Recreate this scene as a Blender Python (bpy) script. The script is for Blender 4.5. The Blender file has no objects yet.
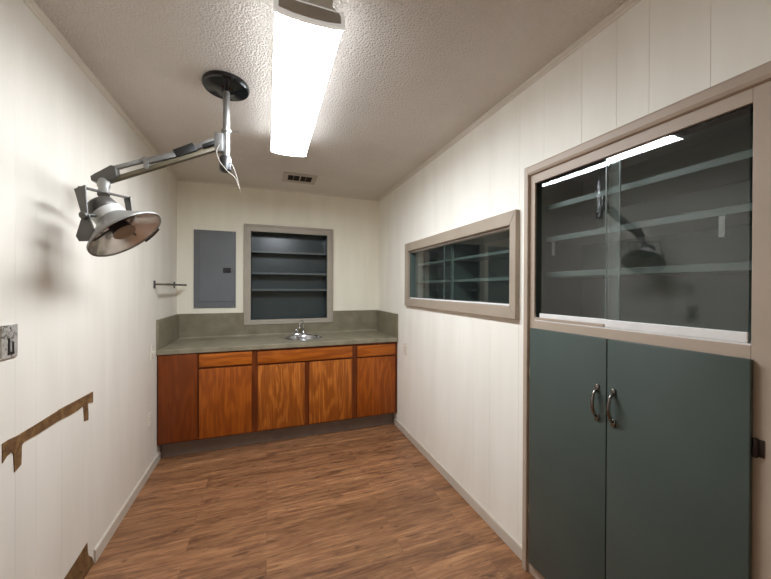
import bpy, bmesh, math, random
from mathutils import Vector, Matrix

sc = bpy.context.scene
COL = sc.collection
random.seed(7)
PI = math.pi

# ------------------------------------------------------------------ room measures (metres)
XL, XR, YB, YF, H = -0.8356, 1.2618, 3.7113, -1.2, 2.4835
CAM_H = 1.4192

# ------------------------------------------------------------------ mesh helpers
class MB:
    def __init__(self):
        self.bm = bmesh.new()

    def _merge(self, b):
        me = bpy.data.meshes.new('tmp')
        b.to_mesh(me)
        b.free()
        self.bm.from_mesh(me)
        bpy.data.meshes.remove(me)
        return self

    def box(self, x0, x1, y0, y1, z0, z1, bev=0.0, seg=2, mat=None):
        b = bmesh.new()
        bmesh.ops.create_cube(b, size=1.0)
        for v in b.verts:
            v.co = Vector((x0 + (v.co.x + .5) * (x1 - x0), y0 + (v.co.y + .5) * (y1 - y0), z0 + (v.co.z + .5) * (z1 - z0)))
        if bev > 0:
            bmesh.ops.bevel(b, geom=list(b.edges), offset=bev, segments=seg, profile=.5, affect='EDGES')
        if mat is not None:
            bmesh.ops.transform(b, matrix=mat, verts=list(b.verts))
        return self._merge(b)

    def prism(self, pts, origin, u, v, w, depth, bev=0.0, seg=2):
        """polygon pts (in u, v) extruded along w by depth"""
        b = bmesh.new()
        u, v, w, o = Vector(u), Vector(v), Vector(w), Vector(origin)
        lo = [b.verts.new(o + u * p[0] + v * p[1]) for p in pts]
        hi = [b.verts.new(o + u * p[0] + v * p[1] + w * depth) for p in pts]
        n = len(pts)
        b.faces.new(lo)
        b.faces.new(hi[::-1])
        for i in range(n):
            b.faces.new((lo[i], hi[i], hi[(i + 1) % n], lo[(i + 1) % n]))
        bmesh.ops.recalc_face_normals(b, faces=list(b.faces))
        if bev > 0:
            bmesh.ops.bevel(b, geom=list(b.edges), offset=bev, segments=seg, profile=.5, affect='EDGES')
        return self._merge(b)

    def tube(self, pts, r, n=14, cap=True):
        b = bmesh.new()
        pts = [Vector(p) for p in pts]
        rs = r if isinstance(r, (list, tuple)) else [r] * len(pts)
        t0 = (pts[1] - pts[0]).normalized()
        a = t0.orthogonal().normalized()
        rings, prev = [], t0
        for i, p in enumerate(pts):
            if i == 0: t = t0
            elif i == len(pts) - 1: t = (pts[i] - pts[i - 1]).normalized()
            else: t = ((pts[i + 1] - p).normalized() + (p - pts[i - 1]).normalized()).normalized()
            a = prev.rotation_difference(t) @ a
            a = (a - t * a.dot(t)).normalized()
            c = t.cross(a)
            prev = t
            rings.append([b.verts.new(p + (a * math.cos(2 * PI * k / n) + c * math.sin(2 * PI * k / n)) * rs[i]) for k in range(n)])
        for i in range(len(rings) - 1):
            for k in range(n):
                b.faces.new((rings[i][k], rings[i][(k + 1) % n], rings[i + 1][(k + 1) % n], rings[i + 1][k]))
        if cap:
            b.faces.new(rings[0][::-1]); b.faces.new(rings[-1])
        bmesh.ops.recalc_face_normals(b, faces=list(b.faces))
        return self._merge(b)

    def lathe(self, prof, origin, axis, n=48, close=False):
        """prof: list of (distance along axis, radius)"""
        b = bmesh.new()
        o, t = Vector(origin), Vector(axis).normalized()
        a = t.orthogonal().normalized(); c = t.cross(a)
        rings = []
        for d, r in prof:
            if r < 1e-5:
                rings.append([b.verts.new(o + t * d)])
            else:
                rings.append([b.verts.new(o + t * d + (a * math.cos(2 * PI * k / n) + c * math.sin(2 * PI * k / n)) * r) for k in range(n)])
        pairs = list(zip(rings[:-1], rings[1:]))
        if close: pairs.append((rings[-1], rings[0]))
        for A, B in pairs:
            for k in range(n):
                k2 = (k + 1) % n
                if len(A) == 1 and len(B) == 1: continue
                if len(A) == 1: b.faces.new((A[0], B[k], B[k2]))
                elif len(B) == 1: b.faces.new((A[k], A[k2], B[0]))
                else: b.faces.new((A[k], A[k2], B[k2], B[k]))
        bmesh.ops.recalc_face_normals(b, faces=list(b.faces))
        return self._merge(b)

    def build(self, name, mat, parent=None, smooth=False, auto=None):
        me = bpy.data.meshes.new(name)
        self.bm.to_mesh(me); self.bm.free()
        o = bpy.data.objects.new(name, me)
        COL.objects.link(o)
        if mat is not None: me.materials.append(mat)
        if smooth or auto:
            me.polygons.foreach_set('use_smooth', [True] * len(me.polygons))
            if auto:
                me.set_sharp_from_angle(angle=math.radians(auto))
        if parent is not None:
            o.parent = parent
            o.matrix_parent_inverse = Matrix.Translation(parent.location).inverted()
        return o


def bez(pts, n=10):
    """smooth polyline through pts (Catmull-Rom)"""
    P = [Vector(p) for p in pts]
    out = []
    for i in range(len(P) - 1):
        p0 = P[max(i - 1, 0)]; p1 = P[i]; p2 = P[i + 1]; p3 = P[min(i + 2, len(P) - 1)]
        for k in range(n):
            t = k / n
            out.append(.5 * ((2 * p1) + (p2 - p0) * t + (2 * p0 - 5 * p1 + 4 * p2 - p3) * t * t + (3 * p1 - p0 - 3 * p2 + p3) * t ** 3))
    out.append(P[-1])
    return out


name_group = {'base_cabinet': 'base cabinets under the countertop', 'wall_outlet': 'cream wall outlets'}

def thing(name, label, cat, loc=(0, 0, 0), group=None):
    o = bpy.data.objects.new(name, None)
    COL.objects.link(o)
    o.location = loc
    o.empty_display_size = .05
    tag(o, label, cat, group)
    return o

def tag(o, label, cat, group=None):
    o['label'] = label; o['category'] = cat
    if name_group.get(o.name.split('.')[0]): group = name_group[o.name.split('.')[0]]
    if group: o['group'] = group
    return o

def struct(o):
    o['kind'] = 'structure'
    return o

def lab(o, text):
    o['label'] = text
    return o

# ------------------------------------------------------------------ materials
def lin(c):
    out = []
    for v in c:
        v /= 255.0
        out.append(v / 12.92 if v <= .04045 else ((v + .055) / 1.055) ** 2.4)
    return tuple(out) + (1.0,)

def base(name, col, rough=.5, metal=0.0, spec=.5):
    m = bpy.data.materials.new(name)
    m.use_nodes = True
    nt = m.node_tree
    p = nt.nodes['Principled BSDF']
    p.inputs['Base Color'].default_value = lin(col)
    p.inputs['Roughness'].default_value = rough
    p.inputs['Metallic'].default_value = metal
    p.inputs['Specular IOR Level'].default_value = spec
    return m, nt, p

def node(nt, kind, **kw):
    n = nt.nodes.new(kind)
    for k, v in kw.items():
        if k in n.inputs: n.inputs[k].default_value = v
        else: setattr(n, k, v)
    return n

def objco(nt, scale=(1, 1, 1), rot=(0, 0, 0)):
    tc = nt.nodes.new('ShaderNodeTexCoord')
    mp = nt.nodes.new('ShaderNodeMapping')
    mp.inputs['Scale'].default_value = scale
    mp.inputs['Rotation'].default_value = rot
    nt.links.new(tc.outputs['Object'], mp.inputs['Vector'])
    return mp.outputs['Vector']

def mixcol(nt, fac, a, b, blend='MIX'):
    n = nt.nodes.new('ShaderNodeMix')
    n.data_type = 'RGBA'; n.blend_type = blend
    for sock, val in ((n.inputs[0], fac), (n.inputs[6], a), (n.inputs[7], b)):
        if isinstance(val, bpy.types.NodeSocket): nt.links.new(val, sock)
        elif isinstance(val, (int, float)): sock.default_value = val
        else: sock.default_value = val
    return n.outputs[2]

def ramp(nt, src, stops):
    r = nt.nodes.new('ShaderNodeValToRGB')
    e = r.color_ramp.elements
    while len(e) < len(stops): e.new(.5)
    for i, (p, c) in enumerate(stops):
        e[i].position = p; e[i].color = c
    nt.links.new(src, r.inputs['Fac'])
    return r.outputs['Color']

def noise(nt, vec, scale, detail=4, rough=.55, dist=0.0):
    n = nt.nodes.new('ShaderNodeTexNoise')
    n.inputs['Scale'].default_value = scale
    n.inputs['Detail'].default_value = detail
    n.inputs['Roughness'].default_value = rough
    n.inputs['Distortion'].default_value = dist
    nt.links.new(vec, n.inputs['Vector'])
    return n.outputs['Fac']

def bump(nt, p, h, strength=.3, dist=.01):
    b = nt.nodes.new('ShaderNodeBump')
    b.inputs['Strength'].default_value = strength
    b.inputs['Distance'].default_value = dist
    nt.links.new(h, b.inputs['Height'])
    nt.links.new(b.outputs['Normal'], p.inputs['Normal'])

G = lambda v: (v, v, v, 1)

def speckled(name, ca, cb, scale=6, rough=.5, metal=0, spec=.5, mscale=(1, 1, 1), bstr=0, bscale=80, detail=5):
    m, nt, p = base(name, ca, rough, metal, spec)
    v = objco(nt, mscale)
    f = ramp(nt, noise(nt, v, scale, detail), [(.3, G(0)), (.7, G(1))])
    nt.links.new(mixcol(nt, f, lin(ca), lin(cb)), p.inputs['Base Color'])
    if bstr:
        bump(nt, p, noise(nt, objco(nt), bscale, 3), bstr, .004)
    return m

def wall_mat(name, ca, cb):
    m, nt, p = base(name, ca, .62, 0, .35)
    v = objco(nt, (2.2, 2.2, .35))
    f = ramp(nt, noise(nt, v, 3.2, 5), [(.35, G(0)), (.72, G(1))])
    c1 = mixcol(nt, f, lin(ca), lin(cb))
    nt.links.new(c1, p.inputs['Base Color'])
    drip = noise(nt, objco(nt, (30, 30, 1.6)), 1.0, 4, .6)
    bump(nt, p, drip, .10, .01)
    return m

M = {}
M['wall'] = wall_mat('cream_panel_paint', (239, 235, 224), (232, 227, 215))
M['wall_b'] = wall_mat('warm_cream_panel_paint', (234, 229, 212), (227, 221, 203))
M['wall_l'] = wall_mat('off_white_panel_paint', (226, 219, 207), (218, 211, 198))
M['ceiling'] = None
def ceiling_mat():
    m, nt, p = base('textured_ceiling_paint', (222, 214, 204), .8, 0, .3)
    v = objco(nt)
    n1 = noise(nt, v, 120, 3, .6)
    vo = node(nt, 'ShaderNodeTexVoronoi')
    vo.inputs['Scale'].default_value = 105
    nt.links.new(v, vo.inputs['Vector'])
    ad = node(nt, 'ShaderNodeMath', operation='SUBTRACT')
    nt.links.new(n1, ad.inputs[0]); nt.links.new(vo.outputs['Distance'], ad.inputs[1])
    bump(nt, p, ad.outputs[0], .85, .0065)
    f = ramp(nt, noise(nt, v, 1.6, 3), [(.35, G(0)), (.7, G(1))])
    nt.links.new(mixcol(nt, f, lin((222, 215, 206)), lin((212, 204, 194))), p.inputs['Base Color'])
    return m
M['ceiling'] = ceiling_mat()

def floor_mat():
    m, nt, p = base('vinyl_wood_plank', (140, 98, 70), .42, 0, .4)
    v = objco(nt)
    br = node(nt, 'ShaderNodeTexBrick', offset=.37, offset_frequency=2, squash=1.0)
    br.inputs['Color1'].default_value = G(.0); br.inputs['Color2'].default_value = G(1.0)
    br.inputs['Mortar'].default_value = G(.5)
    br.inputs['Scale'].default_value = 1.0
    br.inputs['Mortar Size'].default_value = .0007
    br.inputs['Mortar Smooth'].default_value = .1
    br.inputs['Bias'].default_value = 0
    br.inputs['Brick Width'].default_value = 1.1
    br.inputs['Row Height'].default_value = .10
    nt.links.new(v, br.inputs['Vector'])
    # per-plank shift of the grain
    sep = node(nt, 'ShaderNodeSeparateXYZ'); nt.links.new(v, sep.inputs[0])
    mul = node(nt, 'ShaderNodeMath', operation='MULTIPLY'); mul.inputs[1].default_value = 7.3
    nt.links.new(br.outputs['Color'], mul.inputs[0])
    addz = node(nt, 'ShaderNodeCombineXYZ')
    ax = node(nt, 'ShaderNodeMath', operation='ADD')
    nt.links.new(sep.outputs[0], ax.inputs[0]); nt.links.new(mul.outputs[0], ax.inputs[1])
    nt.links.new(ax.outputs[0], addz.inputs[0]); nt.links.new(sep.outputs[1], addz.inputs[1]); nt.links.new(mul.outputs[0], addz.inputs[2])
    mp = node(nt, 'ShaderNodeMapping'); mp.inputs['Scale'].default_value = (1.9, 21, 1)
    nt.links.new(addz.outputs[0], mp.inputs['Vector'])
    g = noise(nt, mp.outputs[0], 1.5, 8, .68, 1.1)
    mp2 = node(nt, 'ShaderNodeMapping'); mp2.inputs['Scale'].default_value = (4, 60, 1)
    nt.links.new(addz.outputs[0], mp2.inputs['Vector'])
    g2 = noise(nt, mp2.outputs[0], 2.0, 5, .6, .4)
    c = ramp(nt, g, [(.28, lin((80, 51, 32))), (.44, lin((134, 90, 58))), (.56, lin((164, 116, 77))), (.74, lin((206, 156, 108)))])
    c2 = mixcol(nt, .30, c, ramp(nt, g2, [(.35, lin((96, 64, 46))), (.65, lin((186, 138, 102)))]))
    # dark worn blotches along the grain
    mp3 = node(nt, 'ShaderNodeMapping'); mp3.inputs['Scale'].default_value = (2.6, 12, 1)
    nt.links.new(addz.outputs[0], mp3.inputs['Vector'])
    bl = ramp(nt, noise(nt, mp3.outputs[0], 1.3, 6, .7, .6), [(.53, G(0)), (.66, G(1))])
    blm = node(nt, 'ShaderNodeMath', operation='MULTIPLY'); blm.inputs[1].default_value = .62
    nt.links.new(bl, blm.inputs[0])
    c3a = mixcol(nt, blm.outputs[0], c2, lin((78, 50, 36)))
    mp4 = node(nt, 'ShaderNodeMapping'); mp4.inputs['Scale'].default_value = (5.5, 15, 1)
    nt.links.new(addz.outputs[0], mp4.inputs['Vector'])
    kn = ramp(nt, noise(nt, mp4.outputs[0], 1.0, 5, .62, .9), [(.60, G(0)), (.72, G(.75))])
    c3 = mixcol(nt, kn, c3a, lin((66, 40, 27)))
    # tone per plank
    tone = ramp(nt, br.outputs['Color'], [(0, lin((214, 212, 210))), (1, lin((255, 255, 255)))])
    c4 = mixcol(nt, 1.0, c3, tone, 'MULTIPLY')
    mort = mixcol(nt, br.outputs['Fac'], c4, lin((98, 67, 48)))
    nt.links.new(mort, p.inputs['Base Color'])
    bump(nt, p, g2, .12, .003)
    return m
M['floor'] = floor_mat()

def oak(name, light, mid, dark, horiz=False, cath=.5, rough=.38):
    m, nt, p = base(name, mid, rough, 0, .3)
    sc_ = (1.1, 1, 7) if horiz else (7, 1, 1.1)
    tc = node(nt, 'ShaderNodeTexCoord')
    oi = node(nt, 'ShaderNodeObjectInfo')
    sh = node(nt, 'ShaderNodeVectorMath', operation='SCALE')
    cb = node(nt, 'ShaderNodeCombineXYZ')
    for i in range(3): nt.links.new(oi.outputs['Random'], cb.inputs[i])
    nt.links.new(cb.outputs[0], sh.inputs[0]); sh.inputs['Scale'].default_value = 5.0
    ad = node(nt, 'ShaderNodeVectorMath', operation='ADD')
    nt.links.new(tc.outputs['Object'], ad.inputs[0]); nt.links.new(sh.outputs[0], ad.inputs[1])
    mp = node(nt, 'ShaderNodeMapping'); mp.inputs['Scale'].default_value = sc_
    nt.links.new(ad.outputs[0], mp.inputs['Vector'])
    n1 = noise(nt, mp.outputs[0], 1.0, 3, .5, .3)
    ml = node(nt, 'ShaderNodeMath', operation='MULTIPLY'); ml.inputs[1].default_value = 46.0
    nt.links.new(n1, ml.inputs[0])
    sn = node(nt, 'ShaderNodeMath', operation='SINE'); nt.links.new(ml.outputs[0], sn.inputs[0])
    mr = node(nt, 'ShaderNodeMapRange'); mr.inputs[1].default_value = -1; mr.inputs[2].default_value = 1
    nt.links.new(sn.outputs[0], mr.inputs[0])
    mp2 = node(nt, 'ShaderNodeMapping'); mp2.inputs['Scale'].default_value = tuple(s * (18 if s > 2 else 2.5) for s in sc_)
    nt.links.new(ad.outputs[0], mp2.inputs['Vector'])
    fine = noise(nt, mp2.outputs[0], 1.0, 4, .6)
    c1 = ramp(nt, mr.outputs[0], [(0, lin(tuple(.72 * a_ + .28 * b2_ for a_, b2_ in zip(mid, dark)))), (.4, lin(mid)), (.85, lin(light)), (1, lin(light))])
    fr = ramp(nt, fine, [(.38, G(1)), (.6, G(0))])
    fm = node(nt, 'ShaderNodeMath', operation='MULTIPLY'); fm.inputs[1].default_value = cath
    nt.links.new(fr, fm.inputs[0])
    nt.links.new(mixcol(nt, fm.outputs[0], c1, lin(dark)), p.inputs['Base Color'])
    bump(nt, p, fine, .06, .002)
    return m
M['oak'] = oak('orange_oak', (166, 88, 24), (150, 76, 19), (116, 54, 12), cath=.5)
M['oak_b'] = oak('golden_oak', (190, 112, 42), (164, 90, 28), (122, 62, 18), cath=.75)
M['oak_h'] = oak('orange_oak_drawer', (176, 96, 26), (158, 82, 20), (124, 58, 12), horiz=True)
M['oak_red'] = oak('red_brown_oak_panel', (122, 58, 18), (112, 52, 15), (94, 42, 10), cath=.35)
M['oak_frame'] = oak('dark_oak_frame', (112, 54, 18), (98, 45, 14), (80, 35, 9), cath=.35)
M['inside'] = speckled('cabinet_inside', (120, 84, 52), (104, 72, 44), 5, .6)
M['toe'] = speckled('toe_vinyl', (128, 112, 100), (116, 101, 90), 8, .5)
M['counter'] = speckled('grey_laminate', (144, 136, 115), (118, 111, 92), 9, .32, 0, .5, detail=8)
M['splash'] = speckled('grey_laminate_splash', (134, 127, 106), (112, 104, 85), 9, .36, 0, .5, detail=8)
M['steel'] = speckled('stainless', (205, 205, 208), (188, 188, 192), 14, .22, 1.0)
M['chrome'] = speckled('chrome', (225, 225, 228), (212, 212, 216), 10, .09, 1.0)
M['panel_grey'] = speckled('slate_grey_enamel', (101, 104, 107), (96, 99, 102), 5, .42)
M['panel_door'] = speckled('slate_grey_enamel_door', (105, 108, 111), (99, 102, 105), 5, .4)
M['black'] = speckled('black_plastic', (26, 25, 25), (34, 33, 32), 20, .38)
M['blackgloss'] = speckled('black_gloss', (16, 16, 17), (22, 22, 22), 12, .13, 0, .6)
M['taupe'] = speckled('taupe_trim_paint', (178, 160, 142), (168, 151, 133), 5, .5, mscale=(1, 1, 1))
M['taupe_case'] = speckled('taupe_case_paint', (164, 150, 132), (154, 140, 123), 5, .5)
M['taupe_grey'] = speckled('grey_taupe_frame_paint', (166, 157, 142), (156, 147, 132), 6, .5)
M['teal'] = speckled('blue_green_door_paint', (74, 84, 79), (68, 78, 73), 3, .38, 0, .4, bstr=.04, bscale=40)
M['teal_in'] = speckled('dark_green_interior_paint', (90, 104, 99), (82, 96, 91), 4, .45, 0, .4)
M['teal_edge'] = speckled('shelf_paint', (86, 97, 92), (78, 89, 84), 6, .42, 0, .4)
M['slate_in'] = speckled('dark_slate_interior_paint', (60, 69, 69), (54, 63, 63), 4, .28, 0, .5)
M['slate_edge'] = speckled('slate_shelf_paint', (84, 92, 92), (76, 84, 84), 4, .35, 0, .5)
M['alu'] = speckled('white_aluminium', (232, 229, 225), (222, 219, 214), 20, .35, 0, .5)
M['dark_track'] = speckled('dark_track', (30, 29, 28), (24, 23, 22), 15, .5)
M['pull'] = speckled('dark_nickel', (150, 146, 140), (110, 106, 102), 25, .25, 1.0)
M['hinge_dark'] = speckled('dark_brown_hinge', (52, 34, 28), (40, 27, 22), 30, .45, .3)
M['lamp_grey'] = speckled('grey_enamel', (140, 138, 132), (130, 128, 122), 12, .38, .2)
M['lamp_white'] = speckled('pale_enamel', (206, 205, 199), (196, 195, 189), 12, .4)
M['lamp_dark'] = speckled('grey_cast_metal', (88, 85, 79), (76, 73, 68), 16, .42, .3)
M['lamp_olive'] = speckled('aged_beige_bar', (104, 95, 76), (90, 82, 64), 18, .42, .15)
M['lamp_silver'] = speckled('brushed_silver', (158, 157, 154), (140, 139, 136), 25, .38, .75)
M['reflector'] = speckled('polished_reflector', (222, 216, 210), (206, 200, 194), 8, .22, .72)
M['bulb_cap'] = speckled('tan_bulb_shield', (150, 132, 112), (132, 115, 97), 14, .4, .2)
M['wire'] = speckled('white_wire', (140, 134, 120), (128, 122, 108), 30, .5)
M['plate'] = speckled('cream_plastic_plate', (226, 219, 204), (218, 211, 196), 8, .35)
M['plate_slot'] = speckled('dark_slot', (70, 66, 60), (60, 56, 50), 8, .5)
M['base_paint'] = speckled('baseboard_paint', (200, 189, 174), (190, 179, 163), 5, .6)
M['crown'] = speckled('crown_paint', (222, 213, 199), (212, 203, 189), 5, .5)
M['vent_frame'] = speckled('vent_paint', (186, 176, 162), (174, 164, 150), 10, .5)
M['duct_shade'] = speckled('painted_duct_shade', (18, 15, 13), (12, 10, 9), 10, .8)
M['fix_white'] = speckled('fixture_enamel', (222, 220, 214), (212, 210, 204), 8, .4)
M['fix_grey'] = speckled('fixture_end_plate', (186, 181, 174), (176, 171, 164), 9, .5, .0)
M['fix_rim'] = speckled('translucent_lens_rim', (222, 220, 214), (212, 210, 204), 8, .4)
for n_ in M['fix_rim'].node_tree.nodes:
    if n_.type == 'BSDF_PRINCIPLED':
        n_.inputs['Emission Color'].default_value = (1, .99, .95, 1)
        n_.inputs['Emission Strength'].default_value = .16   # the clear plastic rim is lit from inside
M['rail_brown'] = None

def brown_wood(name):
    m, nt, p = base(name, (112, 82, 52), .7, 0, .3)
    v = objco(nt, (1, 1, 1))
    n1 = noise(nt, v, 22, 6, .7, .5)
    c = ramp(nt, n1, [(.3, lin((72, 46, 28))), (.5, lin((112, 82, 50))), (.7, lin((142, 112, 72)))])
    nt.links.new(c, p.inputs['Base Color'])
    bump(nt, p, n1, .5, .004)
    return m
M['rail_brown'] = brown_wood('bare_glue_and_wood')

def plate_metal():
    m, nt, p = base('scuffed_steel_plate', (176, 172, 164), .35, .5)
    v = objco(nt)
    n1 = noise(nt, v, 55, 3, .5, .8)
    c = ramp(nt, n1, [(.36, lin((120, 116, 110))), (.46, lin((186, 182, 174))), (.7, lin((212, 208, 200)))])
    nt.links.new(c, p.inputs['Base Color'])
    return m
M['steel_plate'] = plate_metal()

def glass_mat():
    m = bpy.data.materials.new('clear_pane_glass'); m.use_nodes = True
    nt = m.node_tree
    nt.nodes.remove(nt.nodes['Principled BSDF'])
    out = nt.nodes['Material Output']
    tr = node(nt, 'ShaderNodeBsdfTransparent'); tr.inputs['Color'].default_value = (.90, .93, .92, 1)
    gl = node(nt, 'ShaderNodeBsdfGlossy'); gl.inputs['Roughness'].default_value = .012; gl.inputs['Color'].default_value = (1, 1, 1, 1)
    df = node(nt, 'ShaderNodeBsdfDiffuse'); df.inputs['Color'].default_value = (.55, .58, .56, 1)
    v = objco(nt)
    dust = ramp(nt, noise(nt, v, 5, 4), [(.35, G(.004)), (.75, G(.011))])
    fr = node(nt, 'ShaderNodeFresnel'); fr.inputs['IOR'].default_value = 1.50
    m1 = node(nt, 'ShaderNodeMixShader'); m2 = node(nt, 'ShaderNodeMixShader')
    nt.links.new(dust, m1.inputs[0]); nt.links.new(tr.outputs[0], m1.inputs[1]); nt.links.new(df.outputs[0], m1.inputs[2])
    ge = node(nt, 'ShaderNodeNewGeometry')
    iv = node(nt, 'ShaderNodeMath', operation='SUBTRACT'); iv.inputs[0].default_value = 1.75; iv.inputs[1].default_value = 0
    bf = node(nt, 'ShaderNodeMath', operation='MULTIPLY'); bf.inputs[1].default_value = 1.75
    nt.links.new(ge.outputs['Backfacing'], bf.inputs[0]); nt.links.new(bf.outputs[0], iv.inputs[1])
    mu = node(nt, 'ShaderNodeMath', operation='MULTIPLY'); mu.use_clamp = True
    nt.links.new(fr.outputs[0], mu.inputs[0]); nt.links.new(iv.outputs[0], mu.inputs[1])   # both faces of the thin pane, met once
    nt.links.new(mu.outputs[0], m2.inputs[0]); nt.links.new(m1.outputs[0], m2.inputs[1]); nt.links.new(gl.outputs[0], m2.inputs[2])
    nt.links.new(m2.outputs[0], out.inputs['Surface'])
    return m
M['glass'] = glass_mat()
M['glass_edge'] = speckled('ground_glass_edge', (104, 118, 112), (94, 108, 102), 20, .3, 0, .5)

def overlap_haze_mat():  # pale haze painted in for doubled reflection and dirt at the pane overlap
    m = bpy.data.materials.new('painted_overlap_haze'); m.use_nodes = True
    nt = m.node_tree; nt.nodes.remove(nt.nodes['Principled BSDF'])
    tr = node(nt, 'ShaderNodeBsdfTransparent'); df = node(nt, 'ShaderNodeBsdfDiffuse')
    df.inputs['Color'].default_value = (.42, .46, .44, 1)
    mx = node(nt, 'ShaderNodeMixShader'); mx.inputs[0].default_value = .13
    nt.links.new(tr.outputs[0], mx.inputs[1]); nt.links.new(df.outputs[0], mx.inputs[2])
    nt.links.new(mx.outputs[0], nt.nodes['Material Output'].inputs['Surface'])
    return m
M['overlap_haze'] = overlap_haze_mat()

LIGHT = 25.8
def lens_mat():
    m = bpy.data.materials.new('lit_wraparound_lens'); m.use_nodes = True
    nt = m.node_tree
    p = nt.nodes['Principled BSDF']
    p.inputs['Base Color'].default_value = (.8, .8, .8, 1)
    p.inputs['Roughness'].default_value = .3
    tc = node(nt, 'ShaderNodeTexCoord')
    sep = node(nt, 'ShaderNodeSeparateXYZ'); nt.links.new(tc.outputs['Object'], sep.inputs[0])
    # two tubes inside the lens: brighter along them
    ab = node(nt, 'ShaderNodeMath', operation='ABSOLUTE'); nt.links.new(sep.outputs[0], ab.inputs[0])
    sb = node(nt, 'ShaderNodeMath', operation='SUBTRACT'); sb.inputs[1].default_value = .060; nt.links.new(ab.outputs[0], sb.inputs[0])
    ab2 = node(nt, 'ShaderNodeMath', operation='ABSOLUTE'); nt.links.new(sb.outputs[0], ab2.inputs[0])
    mr = node(nt, 'ShaderNodeMapRange'); mr.inputs[1].default_value = .0; mr.inputs[2].default_value = .065
    mr.inputs[3].default_value = LIGHT * 1.2; mr.inputs[4].default_value = LIGHT * .7
    nt.links.new(ab2.outputs[0], mr.inputs[0])
    p.inputs['Emission Color'].default_value = (1.0, 1.07, 1.16, 1)
    # the upright sides of the lens pass far less light than its bottom
    sd = node(nt, 'ShaderNodeMapRange'); sd.inputs[1].default_value = .108; sd.inputs[2].default_value = .119
    sd.inputs[3].default_value = 1.0; sd.inputs[4].default_value = .10
    nt.links.new(ab.outputs[0], sd.inputs[0])
    ml = node(nt, 'ShaderNodeMath', operation='MULTIPLY')
    nt.links.new(mr.outputs[0], ml.inputs[0]); nt.links.new(sd.outputs[0], ml.inputs[1])
    nt.links.new(ml.outputs[0], p.inputs['Emission Strength'])
    return m
M['lens'] = lens_mat()

# ------------------------------------------------------------------ setting: room shell
def grooved(mb, a0, a1, z0, z1, grooves, place, thick=.12, gw=.003, gd=.0016):
    """wall panel from a0..a1 along the wall, z0..z1, v-grooves in the room face; place(a, d) -> (x, y), d = depth behind face"""
    prof = [(a0, 0.0)]
    for g in sorted(grooves):
        if a0 + .006 < g < a1 - .006:
            prof += [(g - gw / 2, 0), (g, gd), (g + gw / 2, 0)]
    prof += [(a1, 0.0), (a1, thick), (a0, thick)]
    pts = [place(a, d) for a, d in prof]
    mb.prism(pts, (0, 0, z0), (1, 0, 0), (0, 1, 0), (0, 0, 1), z1 - z0)

gl_ = [1.524, 1.634, 1.803, 1.973, 2.211, 2.36, 2.50, 2.66, 2.90, 3.02, 3.20, 3.40, 3.55, 1.36, 1.20, .98, .83, .7, .5, .3, .1, -.1, -.3, -.6, -.9]
gr_ = [1.382, 1.221, 1.02, .873, .759, .59, .42, .25, .05, -.2, -.4, -.7, -1.0, 1.62, 1.78, 1.95, 2.16, 2.3, 2.52, 2.72, 2.9, 3.1, 3.3, 3.5]
gb_ = [-.42, .06, .42, .745, 1.1]

mb = MB(); grooved(mb, YF, YB, 0, H, gl_, lambda a, d: (XL - d, a), gw=.0024, gd=.0007)
wall_left = struct(mb.build('wall_left', M['wall_l']))

# right wall with two openings
CO = dict(y0=.440, y1=1.298, z0=0.0, z1=2.012)        # built-in cabinet
DO = dict(y0=1.412, y1=2.800, z0=1.312, z1=1.775)     # display case
mb = MB(); pr = lambda a, d: (XR + d, a)
grooved(mb, YF, CO['y0'], 0, H, gr_, pr)
grooved(mb, CO['y0'], CO['y1'], CO['z1'], H, gr_, pr)
grooved(mb, CO['y1'], DO['y0'], 0, H, gr_, pr)
grooved(mb, DO['y0'], DO['y1'], 0, DO['z0'], gr_, pr)
grooved(mb, DO['y0'], DO['y1'], DO['z1'], H, gr_, pr)
grooved(mb, DO['y1'], YB, 0, H, gr_, pr)
wall_right = struct(mb.build('wall_right', M['wall']))

NO = dict(x0=-.172, x1=.652, z0=1.068, z1=2.026)       # niche in the back wall
mb = MB(); pb = lambda a, d: (a, YB + d)
grooved(mb, XL - .12, NO['x0'], 0, H, gb_, pb)
grooved(mb, NO['x0'], NO['x1'], 0, NO['z0'], gb_, pb)
grooved(mb, NO['x0'], NO['x1'], NO['z1'], H, gb_, pb)
grooved(mb, NO['x1'], XR + .12, 0, H, gb_, pb)
wall_back = struct(mb.build('wall_back', M['wall_b']))

mb = MB(); mb.box(XL - .12, XR + .12, YF - .12, YF, 0, H)
struct(mb.build('wall_front', M['wall']))
mb = MB(); mb.box(XL - .12, XR + .6, YF - .12, YB + .6, -.1, 0)
struct(mb.build('floor', M['floor']))
mb = MB(); mb.box(XL - .12, XR + .6, YF - .12, YB + .6, H, H + .1)
struct(mb.build('ceiling', M['ceiling']))

# crown mouldings: small stepped profile under the ceiling
crown = [(0, 0), (0, -.026), (.005, -.026), (.008, -.019), (.0085, -.014), (.012, -.013), (.016, -.006), (.018, -.005), (.018, 0)]
mb = MB(); mb.prism(crown, (XL, YF, H), (1, 0, 0), (0, 0, 1), (0, 1, 0), YB - YF)
struct(mb.build('trim_1', M['crown']))
mb = MB(); mb.prism(crown, (XR, YF, H), (-1, 0, 0), (0, 0, 1), (0, 1, 0), YB - YF)
struct(mb.build('trim_2', M['crown']))
mb = MB(); mb.prism([(a * .6, b * .6) for a, b in crown], (XL + .018, YB, H), (0, -1, 0), (0, 0, 1), (1, 0, 0), XR - XL - .036)
struct(mb.build('trim_3', M['crown']))

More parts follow.
